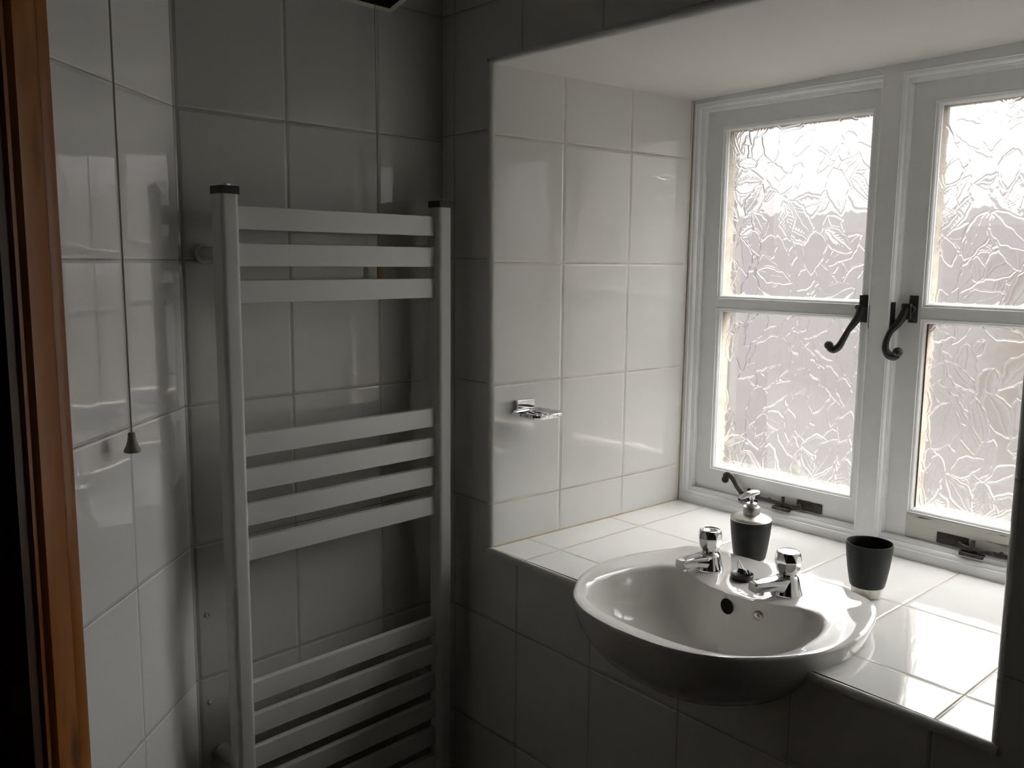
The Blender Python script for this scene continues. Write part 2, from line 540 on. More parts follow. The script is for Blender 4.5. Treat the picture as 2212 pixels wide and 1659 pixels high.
os_.name = 'trim_1'

# reveal faces
mb = MB()
g = 12
for i in range(g):
    for j in range(g):
        P, U = [], []
        for a, c in ((i, j), (i + 1, j), (i + 1, j + 1), (i, j + 1)):
            y = 0.010 + (D + 0.04 - 0.010) * a / g
            z = ZS - 0.01 + (ZC + 0.03 - ZS) * c / g
            x = lean0(z) * (1 - y / D) + lean1(z) * y / D
            P.append((x, y, z)); U.append((y, z))
        mb.quad(P, U)
mb.quad([(XR, .012, ZS - .01), (XR, .012, ZC + .03), (XR, D + .05, ZC + .03), (XR, D + .05, ZS - .01)], [(.012, ZS), (.012, ZC), (D, ZC), (D, ZS)])
for k in range(n):
    a0, a1 = k / n * PI / 2, (k + 1) / n * PI / 2
    R = 0.012
    e = lambda a: (XR + R - R * math.cos(a), R - R * math.sin(a))
    (ax, ay), (bx, by) = e(a0), e(a1)
    mb.quad([(ax, ay, ZS - .012), (bx, by, ZS - .012), (bx, by, ZC + .012), (ax, ay, ZC + .012)], [(ay, ZS), (by, ZS), (by, ZC), (ay, ZC)], smooth=True)
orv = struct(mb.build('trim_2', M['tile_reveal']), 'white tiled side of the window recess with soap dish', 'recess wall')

# plastic corner bead on the reveal edge
mb = MB()
for k in range(n):
    a0, a1 = k / n * PI / 2, (k + 1) / n * PI / 2
    for (za, zb) in ((ZS - .012, -.1), (-.1, ZC + .006)):
        e = lambda a, z: (lean0(z) - .0105 + .0105 * math.sin(a), .0105 - .0115 * math.cos(a), z)
        mb.quad([e(a0, za), e(a1, za), e(a1, zb), e(a0, zb)], smooth=True)
struct(mb.build('trim_3', M['trim']), 'slim white corner bead on edge of tiled recess', 'corner trim')

# tiled sill, cut round the basin
mb = MB()
P = outline_xy(0.955)
ins = [p for p in P if p[1] >= 0.004]
ins.sort(key=lambda p: -math.atan2(p[1] - 0.004, p[0] - BX))
poly = [(E0, 0.004)] + ins + [(XR + .012, 0.004), (XR + .012, D + .04), (E0, D + .04)]
mb.face(mb.add([(x, y, ZS) for x, y in poly]), [(x, y) for x, y in poly])
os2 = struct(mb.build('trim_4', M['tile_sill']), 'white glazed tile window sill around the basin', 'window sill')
# nosing along the front of the sill
mb = MB()
for xa, xb in ((E0, ins[0][0]), (ins[-1][0], XR + .012)):
    for k in range(n):
        a0, a1 = k / n * PI / 2, (k + 1) / n * PI / 2
        e = lambda a: (.004 - .0095 * math.sin(a), ZS - .0125 + .0125 * math.cos(a))
        (ya, z0), (yb, z1) = e(a0), e(a1)
        mb.quad([(xa, ya, z0), (xa, yb, z1), (xb, yb, z1), (xb, ya, z0)], smooth=True)
    mb.quad([(xa, -.0055, ZS - .0125), (xa, .002, ZS - .0135), (xb, .002, ZS - .0135), (xb, -.0055, ZS - .0125)])
struct(mb.build('trim_5', M['trim']), 'rounded white nosing along the front of the sill', 'sill edge')

# dirty sealant where reveal and sill meet
mb = MB()
mb.tube([(.001, .012, ZS + .0005), (.001, .25, ZS + .0005), (.002, D, ZS + .0005)], .0022, 8)
mb.tube([(.0018, D - .0005, ZS), (.0015 + .0045, D - .0005, -.1), (.0085, D - .0005, ZC)], .0016, 8)
struct(mb.build('trim_6', simple('old_sealant', (0.42, 0.34, 0.22), 0.7, bscale=40, var=0.35)), 'yellowed sealant line where tiles meet the sill', 'sealant')
# back wall
LB = (Vector((XC, 0, 0)) - BC).length
mb = MB()
mb.quad([bw(0, 0, FL), bw(LB, 0, FL), bw(LB, 0, TOP), bw(0, 0, TOP)], [(0, FL), (LB, FL), (LB, TOP), (0, TOP)])
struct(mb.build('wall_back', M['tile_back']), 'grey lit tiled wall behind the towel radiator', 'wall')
# angled wall with the doorway
A0, A1, A2 = 0.44, 1.30, 2.40
DH = 0.60
mb = MB()


def lq(a0, a1, z0, z1):
    mb.quad([lw(a0, 0, z0), lw(a0, 0, z1), lw(a1, 0, z1), lw(a1, 0, z0)], [(a0, z0), (a0, z1), (a1, z1), (a1, z0)])


lq(0, A0, FL, TOP)
lq(A1, A2, FL, TOP)
lq(A0, A1, DH, TOP)
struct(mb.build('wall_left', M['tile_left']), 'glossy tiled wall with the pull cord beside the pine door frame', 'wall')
# unseen rest of the room
pF = lw(A2, 0, 0)
mb = MB()
mb.quad([(2.3, 0, FL), (2.3, pF.y, FL), (2.3, pF.y, TOP), (2.3, 0, TOP)], [(0, 0)] * 4)
struct(mb.build('wall_side', M['dark_room']), 'dim painted wall facing the radiator', 'wall')
mb = MB()
mb.quad([(2.3, pF.y, FL), (pF.x, pF.y, FL), (pF.x, pF.y, TOP), (2.3, pF.y, TOP)], [(0, 0)] * 4)
struct(mb.build('wall_front', M['dark_room']), 'dim painted wall behind the viewer', 'wall')
ring = [(XC, 0), (2.3, 0), (2.3, pF.y), (pF.x, pF.y), (XRW, YC)]
mb = MB()
mb.face(mb.add([(x, y, FL) for x, y in ring])[::-1], [(x, y) for x, y in ring][::-1])
struct(mb.build('floor', M['tile_floor']), 'dark tiled bathroom floor', 'floor')
mb = MB()
mb.face(mb.add([(x, y, TOP) for x, y in ring]))
struct(mb.build('ceiling', M['ceiling']), 'painted bathroom ceiling', 'ceiling')
# outer leaf of the window wall and roof, so that daylight only comes through the window
mb = MB()
YO = D + 0.085
for (xa, xb, za, zb) in ((-1.2, 0.012, FL, TOP + .2), (XR - .012, 2.6, FL, TOP + .2), (.012, XR - .012, FL, ZS + .004), (.012, XR - .012, ZC + .03, TOP + .2)):
    mb.box((xa, D + .03, za), (xb, YO + .10, zb))
struct(mb.build('wall_outside', M['render']), 'outer leaf of the window wall', 'wall')
mb = MB()
mb.box((-1.2, -3.2, TOP + .03), (2.6, YO + .1, TOP + .2))
mb.box((-1.3, -3.2, FL), (-1.2, YO + .1, TOP + .2))
mb.box((2.6, -3.2, FL), (2.7, YO + .1, TOP + .2))
mb.box((-1.2, -3.3, FL), (2.6, -3.2, TOP + .2))
mb.box((-1.2, -3.2, FL - .1), (2.6, YO + .1, FL - .02))
struct(mb.build('wall_shell', M['dark_room']), 'outer shell of the house around the bathroom', 'wall')

# ---------------------------------------------------------------- door
dr = thing('door_1', 'varnished pine door frame and dark door at the picture edge', 'door', lw(0.85, 0, FL))
dr['kind'] = 'structure'
LF = (BC, LD, LN, Vector((0, 0, 1)))
mb = MB()
# architrave: flat with an ogee towards the opening
prof = [(.344, -.005), (.344, .012), (.346, .0165), (.350, .018), (.372, .0185), (.3735, .0175), (.375, .0185), (.420, .0205), (.4235, .020), (.426, .017), (.428, .013), (.433, .0115), (.4345, .009), (.4345, -.02)]
r0 = [lw(a + .033, s, FL) for a, s in prof]; r1 = [lw(a + .033, s, DH + .075) for a, s in prof]
mb.loft([r0, r1], True, True, False, closed=True)
mb.build('architrave', M['pine'], dr)
mb = MB()
p2 = [(1.2655, -.02), (1.2655, .009), (1.27, .015), (1.28, .0205), (1.352, .018), (1.356, .012), (1.356, -.005)]
mb.loft([[lw(a, s, FL) for a, s in p2], [lw(a, s, DH + .075) for a, s in p2]], True, True, False)
mb.build('architrave', M['pine'], dr)
mb = MB()
mb.box((.379, -.003, DH + .0), (1.354, .0185, DH + .075), fr=LF)
mb.build('architrave', M['pine'], dr)
mb = MB()
mb.box((.4675, -.16, FL), (.485, .0065, DH), fr=LF)
mb.box((1.248, -.16, FL), (1.2655, .0065, DH), fr=LF)
mb.box((.485, -.16, DH - .018), (1.248, .0065, DH), fr=LF)
mb.build('jamb', M['pine_dark'], dr)
mb = MB()
mb.box((.485, -.105, FL), (.499, -.045, DH - .018), fr=LF)
mb.box((1.234, -.105, FL), (1.248, -.045, DH - .018), fr=LF)
mb.build('door_stop', M['pine_dark'], dr, bevel=0.002)
mb = MB()
mb.box((.488, -.15, FL + .006), (1.245, -.108, DH - .02), fr=LF)
for a0 in (.56, .90):
    for z0, z1 in ((FL + .22, FL + .80), (FL + 1.0, DH - .16)):
        mb.box((a0, -.112, z0), (a0 + .24, -.102, z1), fr=LF)
lf = mb.build('leaf', M['pine_dark'], dr, bevel=0.004)
mb = MB()
mb.tube([lw(1.18, -.108, FL + 1.0), lw(1.18, -.06, FL + 1.0), lw(1.07, -.058, FL + 1.0)], [.009, .009, .008])
mb.build('handle', M['iron'], lf)

# ---------------------------------------------------------------- window
win = thing('window_1', 'white painted casement window with leaf patterned glass', 'window', (XR / 2, D + .02, ZS))
win['kind'] = 'structure'
X0, X1 = 0.0025, 0.9935
OL = (0.0325, 0.4680)                     # clear opening, first casement
OR = (0.5280, 0.9635)
OZ = (-0.5550, 0.3585)
DS = D + 0.028                            # face of the sashes
FO = 0.020                                # moulding round each opening
mb = MB()
y1 = D + .075
zt = ZC + .045
mb.box((X0, D, ZS - .01), (OL[0] - FO, y1, zt))
mb.box((OL[1] + FO * .5, D, OZ[0] - FO), (OR[0] - FO * .5, y1, OZ[1] + FO))
mb.box((OR[1] + FO, D, ZS - .01), (X1 + .02, y1, zt))
mb.box((OL[0] - FO, D, ZS - .01), (OR[1] + FO, y1, OZ[0] - FO))
mb.box((OL[0] - FO, D, OZ[1] + FO), (OR[1] + FO, y1, zt))
for o in (OL, OR):
    pr = [(0, D + .03), (0, D), (.0008, D - .0012), (.002, D - .0012), (.0032, D + .0012)]
    for k in range(7):
        a = k / 6 * PI / 2
        pr.append((.0032 + .0088 * math.sin(a), D + .0012 + .0078 * (1 - math.cos(a))))
    pr += [(.0125, D + .0105), (.0145, D + .0105), (.0160, D + .0118), (.020, D + .013), (.020, D + .045)]
    # next to the mullion the moulding is tighter: handled by widening the rectangle there
    xa = o[0] - FO; xb = o[1] + FO
    if o is OL:
        xb = o[1] + FO * .5
    else:
        xa = o[0] - FO * .5
    rings = []
    for i, y in pr:
        il = i if not (o is OR) else i * .5
        ir = i if not (o is OL) else i * .5
        rings.append([Vector((xa + il, y, OZ[0] - FO + i)), Vector((xb - ir, y, OZ[0] - FO + i)), Vector((xb - ir, y, OZ[1] + FO - i)), Vector((xa + il, y, OZ[1] + FO - i))])
    for ra, rb in zip(rings[:-1], rings[1:]):
        for k in range(4):
            k2 = (k + 1) % 4
            mb.quad((ra[k], ra[k2], rb[k2], rb[k]))
fr_ = mb.build('frame', M['paint'], win)

GZ = ((-0.493, -0.1135), (-0.0725, 0.311))          # glass heights


def leaf_relief(w, h, step, seed):
    """height map of embossed leaves, in metres"""
    r = np.random.default_rng(seed)
    nx, nz = int(w / step) + 1, int(h / step) + 1
    gx, gz = np.linspace(0, w, nx), np.linspace(0, h, nz)
    XX, ZZ = np.meshgrid(gx, gz)
    HH = np.zeros_like(XX)
    wx = .0022 * np.sin(ZZ * 95 + 2 * np.sin(XX * 50 + seed)) + .0006 * np.sin(ZZ * 310 + XX * 120)
    wz = .0020 * np.sin(XX * 105 + 2 * np.sin(ZZ * 60)) + .0006 * np.sin(XX * 290 - ZZ * 90)
    n = int(w * h * 780)
    for k in range(n):
        cx, cz = r.uniform(-.04, w + .04), r.uniform(-.03, h + .06)
        ang = -PI / 2 + r.normal(0, .55) + (r.random() < .18) * r.uniform(-1.6, 1.6)
        L = r.uniform(.050, .115); W = L * r.uniform(.17, .30)
        wob, amp, pw, fr, kind, fq, tilt = r.uniform(0, 6), r.uniform(-.6, .6), r.uniform(.75, 1.0), r.uniform(16, 30), r.random(), r.uniform(9, 14), r.normal(0, .06)
        ca, sa = math.cos(ang), math.sin(ang)
        ex, ez = cx + ca * L, cz + sa * L
        pad = W * 1.5 + .006
        i0, i1 = np.searchsorted(gz, min(cz, ez) - pad), np.searchsorted(gz, max(cz, ez) + pad)
        j0, j1 = np.searchsorted(gx, min(cx, ex) - pad), np.searchsorted(gx, max(cx, ex) + pad)
        if i1 - i0 < 3 or j1 - j0 < 3:
            continue
        X, Z, H = XX[i0:i1, j0:j1] + wx[i0:i1, j0:j1], ZZ[i0:i1, j0:j1] + wz[i0:i1, j0:j1], HH[i0:i1, j0:j1]
        s = ((X - cx) * ca + (Z - cz) * sa) / L
        t = (-(X - cx) * sa + (Z - cz) * ca)
        t = t + W * .45 * np.sin(s * 2.6 + wob) * amp
        ss = np.clip(s, 0, 1)
        hw = W * (np.sin(PI * ss ** pw) ** .85) * (1 + .05 * np.sin(ss * fr)) + 1e-6
        q = np.abs(t) / hw
        dist = (q - 1) * hw
        inside = (s > 0) & (s < 1) & (q < 1)
        near = (s > -.03) & (s < 1.03) & (dist < .004)
        rim = .0019 * np.exp(-(dist / .0017) ** 2) * ((s > -.02) & (s < 1.02))
        body = np.where(inside, .0010 * (1 - q ** 2.5) + tilt * t * (1 - q ** 4), 0)
        mid = -.00045 * np.exp(-(t / .0014) ** 2) * inside
        if kind < .55:
            vein = .00007 * np.sin(fq * 2 * PI * (s - .92 * np.abs(t) / L)) * inside * np.clip(q * 2, 0, 1) * (1 - q ** 4)
        elif kind < .85:
            vein = .00004 * np.sin(t / .0026 * 2 * PI) * inside * (1 - q ** 6)
        else:
            vein = .00008 * np.sin(X * 700 + 2 * np.sin(Z * 400)) * np.sin(Z * 620) * inside
        new = rim + body + mid + vein
        HH[i0:i1, j0:j1] = np.where(inside, new + .00004, np.where(near, np.maximum(H * np.clip(dist / .004, 0, 1), new), H))
    HH += .00003 * np.sin(XX * 210 + 3 * np.sin(ZZ * 40)) * np.sin(ZZ * 170 + 2 * np.sin(XX * 60))
    return nx, nz, XX, ZZ, HH


def make_pane(x0, x1, z0, z1, seed, parent):
    e = .006
    x0, x1, z0, z1 = x0 - e, x1 + e, z0 - e, z1 + e
    step = .001
    nx, nz, X, Z, H = leaf_relief(x1 - x0, z1 - z0, step, seed)
    yf, yb = DS + .0135, DS + .0185
    off = ORG[parent.name]
    V = np.stack([X + x0 - off.x, (yf - H) - off.y, Z + z0 + ZO - off.z], -1).reshape(-1, 3)
    idx = np.arange(nx * nz).reshape(nz, nx)
    F = np.stack([idx[:-1, :-1], idx[:-1, 1:], idx[1:, 1:], idx[1:, :-1]], -1).reshape(-1, 4)
    nb = len(V)
    Vb = np.array([[x0, yb, z0], [x1, yb, z0], [x1, yb, z1], [x0, yb, z1]]) + np.array([-off.x, -off.y, ZO - off.z])
    V = np.vstack([V, Vb])
    faces = F.tolist()
    faces.append([nb + 3, nb + 2, nb + 1, nb])
    b_ = idx[0, :].tolist(); t_ = idx[-1, :].tolist(); l_ = idx[:, 0].tolist(); r_ = idx[:, -1].tolist()
    faces.append(b_[::-1] + [nb, nb + 1]); faces.append(t_ + [nb + 2, nb + 3])
    faces.append(l_ + [nb + 3, nb]); faces.append(r_[::-1] + [nb + 1, nb + 2])
    me = bpy.data.meshes.new('pane')
    me.from_pydata(V.tolist(), [], faces)
    sm = np.zeros(len(faces), bool); sm[:len(F)] = True
    me.polygons.foreach_set('use_smooth', sm)
    me.materials.append(M['glass'])
    me.update()
    o = bpy.data.objects.new('pane', me)
    COL.objects.link(o)
    o.parent = parent
    ORG[o.name] = off
    return o


def make_sash(o, gx, flip, seed):
    xa, xb = o[0] - .013, o[1] + .013
    za, zb = OZ[0] - .013, OZ[1] + .013
    e = .010
    y0, y1 = DS, DS + .044
    mb = MB()
    mb.box((xa, y0, za), (gx[0] - e, y1, zb))
    mb.box((gx[1] + e, y0, za), (xb, y1, zb))
    mb.box((gx[0] - e, y0, GZ[1][1] + e), (gx[1] + e, y1, zb))
    mb.box((gx[0] - e, y0, GZ[0][1] + e), (gx[1] + e, y1, GZ[1][0] - e))
    if not flip:
        mb.box((gx[0] - e, y0, za), (gx[1] + e, y1, GZ[0][0] - e))
    pr = [(0, y1), (0, y0), (.0006, y0 - .001), (.0018, y0 - .001), (.0026, y0 + .001)]
    for k in range(6):
        a = k / 5 * PI / 2
        pr.append((.0026 + .0062 * math.sin(a), y0 + .001 + .0062 * (1 - math.cos(a))))
    pr += [(.0100, y0 + .0085), (.0100, y0 + .0160)]
    for z0, z1 in GZ:
        mb.frame(gx[0] - e, gx[1] + e, z0 - e, z1 + e, pr)
        mb.frame(gx[0] - e, gx[1] + e, z0 - e, z1 + e, [(.0100, y0 + .0160), (.0100, y1), (0, y1)], mi=1)
    s = mb.build('sash', [M['paint'], M['putty']], win)
    if flip:
        mb = MB()
        mb.box((gx[0] - e, y0 - .0004, za), (gx[1] + e, y1, GZ[0][0] - e))
        mb.box((gx[0] - e + .002, y0 - .0014, GZ[0][0] - e - .004), (gx[1] + e - .002, y0 + .003, GZ[0][0] - e - .0005))
        mb.build('bottom_rail', M['worn'], s, label='bottom rail with cracked flaking paint')
        mb = MB()
        mb.box((gx[0] + .0004, y0 + .0098, GZ[0][0] + .001), (gx[0] + .0026, y0 + .0122, GZ[0][1] - .001))
        mb.build('glazing_seal', M['seal'], s, label='brown cracked seal beside the glass')
    for k, (z0, z1) in enumerate(GZ):
        make_pane(gx[0], gx[1], z0, z1, seed + k, s)
    return s


s1 = make_sash(OL, (0.0845, 0.4405), False, 21)
s2 = make_sash(OR, (0.5815, 0.9375), True, 31)


def smooth_path(pts, rads, n=5):
    P = [Vector(p) for p in pts]
    op, orr = [], []
    for i in range(len(P) - 1):
        a, b_, c, d_ = P[max(i - 1, 0)], P[i], P[i + 1], P[min(i + 2, len(P) - 1)]
        for k in range(n):
            t = k / n
            op.append(.5 * ((2 * b_) + (c - a) * t + (2 * a - 5 * b_ + 4 * c - d_) * t * t + (3 * b_ - a - 3 * c + d_) * t ** 3))
            orr.append(rads[i] * (1 - t) + rads[i + 1] * t)
    return op + [P[-1]], orr + [rads[-1]]


def monkey_tail(mb, pts, rads, curl_c, curl_r, up):
    pts, rads = smooth_path(pts, rads)
    mb.tube(pts, rads, 14, up=up)
    mb.sphere(curl_c, curl_r, 16, 10)


# fasteners
mb = MB()
yp = DS
mb.rbox((.4415, yp - .004, -.118), (.4600, yp + .001, -.060), .0018)
mb.tube([(.4520, yp - .004, -.090), (.4520, yp - .016, -.090)], .0085)
mb.sphere((.4450, yp - .014, -.086), .0068)
pts = [(.4530, yp - .016, -.084), (.4505, yp - .018, -.103), (.4435, yp - .022, -.118), (.4330, yp - .026, -.136), (.4255, yp - .029, -.153), (.4170, yp - .031, -.170), (.4060, yp - .032, -.1775), (.3965, yp - .032, -.1745)]
monkey_tail(mb, pts, [.0075, .0088, .0078, .0060, .0066, .0078, .0085, .0080], (.3945, yp - .032, -.1690), .0098, Vector((0, 1, 0)))
mb.build('handle', M['iron'], s1, label='black iron casement fastener with curled tail')
mb = MB()
mb.rbox((.5480, yp - .004, -.113), (.5660, yp + .001, -.058), .0018)
mb.tube([(.5560, yp - .004, -.086), (.5560, yp - .016, -.086)], .0085)
mb.rbox((.540, yp - .020, -.106), (.560, yp - .008, -.074), .003)
pts = [(.5500, yp - .016, -.080), (.5440, yp - .018, -.100), (.5360, yp - .022, -.116), (.5250, yp - .026, -.132), (.5190, yp - .029, -.150), (.5190, yp - .031, -.166), (.5260, yp - .032, -.1780), (.5370, yp - .032, -.1815), (.5450, yp - .032, -.1770)]
monkey_tail(mb, pts, [.0075, .0088, .0078, .0060, .0062, .0072, .0082, .0082, .0075], (.5455, yp - .032, -.1715), .0098, Vector((0, 1, 0)))
mb.build('handle', M['iron'], s2, label='black iron casement fastener curling the other way')
# keeps on the mullion
mb = MB()
mb.rbox((.5180, D + .002, -.128), (.5270, D + .020, -.072), .0015)
mb.build('strike_plate', M['iron'], fr_)
mb = MB()
mb.box((.4765, D - .001, -.128), (.4785, D + .02, -.080))
mb.build('strike_plate', M['iron'], fr_)


def casement_stay(s, x_br, x_pin, x_tail, sgn, curl):
    zb = OZ[0] + .012
    yb = DS
    mb = MB()
    # bracket on the sash
    a, b_ = sorted((x_br, x_br - sgn * .062))
    mb.rbox((a, yb - .004, zb - .008), (b_, yb + .001, zb + .014), .0015)
    mb.lathe((x_br - sgn * .030, yb - .004, zb + .004), [(.0075, 0), (.0075, -.0015), (.004, -.003), (.0, -.003)], 16, axis=Vector((0, 1, 0)))
    # bar
    pts = [(x_br - sgn * .045, yb - .010, zb + .003), (x_br - sgn * .062, yb - .013, zb - .003), (x_br - sgn * .085, yb - .014, zb - .0005), (x_pin, yb - .014, zb - .001), (x_tail, yb - .014, zb + .001)]
    rad = [.0058, .0062, .0052, .0050, .0050]
    if curl:
        c = [(-.012, .006), (-.022, .016), (-.031, .029), (-.040, .037), (-.050, .0385), (-.057, .033)]
        pts += [(x_tail + sgn * dx, yb - .015, zb + dz) for dx, dz in c]
        rad += [.0058, .0062, .0068, .0072, .0074, .0068]
        mb.sphere((x_tail + sgn * -.0555, yb - .015, zb + .026), .0088, 14, 8)
    pts, rad = smooth_path(pts, rad)
    mb.tube(pts, rad, 12, up=Vector((0, 1, 0)), flat=.7)
    # holes show as dark studs, pin stands through
    for f in (.35, .62, .86):
        xx = x_pin + (x_tail - x_pin) * f
        mb.rbox((xx - .003, yb - .016, zb + .003), (xx + .003, yb - .011, zb + .0062), .0008)
    st = mb.build('casement_stay', M['rust'], s)
    # pin plates on the frame
    for xx in (x_pin, x_tail + sgn * .012):
        mb = MB()
        mb.rbox((xx - .022, D + .003, OZ[0] - .0035), (xx + .022, D + .021, OZ[0] + .0035), .0012)
        mb.tube([(xx, yb - .014, OZ[0]), (xx, yb - .014, zb + .017)], .0038)
        mb.build('stay_pin', M['rust'], fr_)


casement_stay(s1, .383, .292, .188, 1, True)
casement_stay(s2, .637, .712, .860, -1, True)

# ---------------------------------------------------------------- wash basin
ba = thing('wash_basin', 'white ceramic semi-recessed basin set into the tiled sill', 'basin', (BX, .05, ZS))


def dz(y, z):
    t = min(max((y - .218) / .034, 0), 1)
    t = t * t * (3 - 2 * t)
    return z + .0055 * t if z > .012 else z


mb = MB()
rings = []
for k, z in SHELL:
    kk = max(k, .02)
    rings.append([Vector((BX + kk * r * math.cos(t), CY + kk * r * math.sin(t), ZS + dz(CY + kk * r * math.sin(t), z))) for t, r in zip(TH, RO)])
for t_, z in ((.12, .0302), (.30, .0297), (.55, .0280), (.75, .0268), (.90, .0260), (.97, .0253)):
    ring = []
    for t, ro, ri in zip(TH, RO, RI):
        r = ro * .985 * (1 - t_) + (ri * 1.012) * t_
        y = CY + r * math.sin(t)
        ring.append(Vector((BX + r * math.cos(t), y, ZS + dz(y, z))))
    rings.append(ring)
for k, z in ((1.003, .0243), (.992, .0224), (.983, .0175), (.972, .0080), (.948, -.006), (.925, -.020), (.89, -.035), (.83, -.052), (.74, -.068), (.62, -.081), (.48, -.0870), (.32, -.0920), (.16, -.0945), (.085, -.0955)):
    ring = []
    for t, ri in zip(TH, RI):
        # the bowl becomes an ellipse towards its bottom
        w = min(1, (1 - k) * 2.4)
        el = 1 / math.sqrt((math.cos(t) / .190) ** 2 + (math.sin(t) / .128) ** 2)
        r = (ri * (1 - w) + el * w) * k
        ring.append(Vector((BX + r * math.cos(t), CY - .010 * w + r * math.sin(t), ZS + z)))
    rings.append(ring)
mb.loft(rings, True, False, True)
bowl = mb.build('bowl', M['ceramic'], ba)
mb = MB()
dc_ = (BX, CY - .010, ZS - .0965)
mb.lathe(dc_, [(.0215, 0), (.022, .0018), (.019, .003), (.016, .0015), (.015, -.004), (.0, -.005)], 32)
mb.build('waste', M['chrome'], ba)
# overflow on the back wall of the bowl, and the stay of the missing chain


def on_bowl(x, z):
    """point on the back wall of the bowl at x and height z above the sill, with its normal"""
    best = None
    rs = rings[-15:]
    for a, b_ in zip(rs[:-1], rs[1:]):
        for k in range(NT):
            k2 = (k + 1) % NT
            p = (a[k] + a[k2] + b_[k] + b_[k2]) / 4
            if p.y < .05:
                continue
            d_ = (p.x - x) ** 2 + (p.z - ZS - z) ** 2
            if best is None or d_ < best[0]:
                nn = (b_[k] - a[k]).cross(a[k2] - a[k]).normalized()
                if nn.y > 0:
                    nn = -nn
                best = (d_, p, nn)
    return best[1], best[2]


p, nn = on_bowl(.512, -.006)
mb = MB()
mb.lathe(p, [(.0138, .0005), (.0138, .0016), (.0122, .0022), (.0112, .0012), (.0, .0010)], 32, axis=nn)
mb.build('overflow_hole', M['hole'], ba)
p, nn = on_bowl(.572, -.002)
mb = MB()
mb.lathe(p, [(.0085, 0), (.0085, .002), (.006, .004), (.003, .0042), (.0026, .009), (.0, .0095)], 24, axis=nn)
mb.build('chain_stay', M['steel'], ba)


# ---------------------------------------------------------------- taps
def make_tap(x, y, yaw, label, zk):
    zb = ZS + .0268
    t = thing('basin_tap', label, 'tap', (x, y, zb), 'pillar taps on the basin')
    fw = Vector((math.sin(yaw), -math.cos(yaw), 0)); sd = Vector((math.cos(yaw), math.sin(yaw), 0)); up = Vector((0, 0, 1))
    c = Vector((x, y, zb))
    mb = MB()
    mb.lathe(c, [(.0, 0), (.0268, 0), (.0271, .002), (.0262, .005), (.0242, .011), (.0222, .019), (.0202, .0270), (.0182, .0320), (.0156, .0336), (.0150, .0345), (.0148, .0395)], 40)
    secs = [(-.010, .0165, .0150, .0165), (.006, .0190, .0150, .0170), (.016, .0172, .0122, .0180), (.030, .0146, .0100, .0195), (.045, .0130, .0092, .0200), (.060, .0118, .0090, .0196), (.0705, .0110, .0086, .0190), (.0718, .0104, .0080, .0190)]
    rr = []
    for dd, w, h, zc in secs:
        ring = []
        for k in range(24):
            a = 2 * PI * k / 24
            ca, sa = math.cos(a), math.sin(a)
            px = w * math.copysign(abs(ca) ** .36, ca); pz = h * math.copysign(abs(sa) ** .36, sa)
            ring.append(c + fw * dd + sd * px + up * (zc + pz + .001))
        rr.append(ring)
    mb.loft(rr, True, True, True)
    mb.lathe(c + fw * .0565 + up * .0055, [(.0, 0), (.0072, 0), (.0080, .001), (.0080, .009)], 24)
    mb.build('body', M['chrome'], t)
    mb = MB()

    def facet(tt, r, z):
        a = (tt + PI / 8) % (PI / 4) - PI / 8
        flat = (.0212 if z > .0600 else .0212 - (.0600 - z) * .155) - max(0, z - .0600) * .08
        return min(1.0, flat / math.cos(a) / r) if .0410 < z < .0738 else 1.0
    prof = [(.0120, .0372), (.0150, .0376), (.0166, .0388), (.0174, .0405)]
    prof += [(.0174 + .0056 * math.sin(PI / 2 * k / 12) ** .9, .0410 + .0190 * k / 12) for k in range(13)]
    prof += [(.0230 - .0026 * (k / 6) ** 1.6, .0600 + .0135 * k / 6) for k in range(1, 7)]
    prof += [(.0198, .0752), (.0190, .0764), (.0180, .0767), (.0174, .0757)]
    mb.lathe(c, prof, 96, lobes=facet)
    k_ = mb.build('knob', M['chrome'], t)
    mb = MB()
    mb.lathe(c, [(.0174, .0754), (.0168, .0764), (.012, .0768), (.0, .0769)] if zk else [(.0174, .0754), (.0165, .0756), (.010, .0745), (.004, .0736), (.0, .0735)], 40)
    mb.build('index_cap', M['chrome'], k_)
    return t


make_tap(.4165, .1885, -.20, 'chrome basin tap closer to the tiled reveal, dished top', 0)
make_tap(.5805, .1900, -.36, 'chrome basin tap beside the tumbler end, bright flat top', 1)

# plug on the deck between the taps
pc = Vector((.4905, .1880, ZS + .0262))
pg = thing('sink_plug', 'black rubber sink plug lying between the two taps', 'plug', pc)
mb = MB()
mb.lathe(pc, [(.0, 0), (.0175, 0), (.0185, .001), (.0198, .007), (.0205, .0085), (.0205, .0115), (.0195, .0125), (.0150, .0118), (.0135, .0105), (.0, .0100)], 40)
mb.build('disc', M['rubber'], pg)
mb = MB()
q = [pc + Vector((-.010, .003, .0100)), pc + Vector((-.013, .004, .020)), pc + Vector((-.0135, .004, .030)), pc + Vector((-.011, .003, .033)), pc + Vector((-.004, .001, .0275)), pc + Vector((.004, -.001, .018)), pc + Vector((.010, -.003, .0125))]
mb.tube(q, .0009, 8)
mb.build('wire_loop', M['steel'], pg)
mb = MB()
rr_ = random.Random(3)
for k in range(16):
    a = k * 1.25
    r_ = .003 + .0055 * abs(math.sin(k * .7))
    mb.sphere(pc + Vector((.0015 + r_ * math.cos(a) + k * .0004, r_ * math.sin(a), .0125 + .0006 * (k % 5) + .0035 * (k % 3 == 0))), .0026, 8, 6)
mb.tube([pc + Vector((-.010, .002, .013)), pc + Vector((-.004, -.003, .019)), pc + Vector((.004, .002, .0175)), pc + Vector((.012, -.002, .0125))], [.0022, .0036, .0036, .0026], 8)
mb.build('chain', M['rubber'], pg)

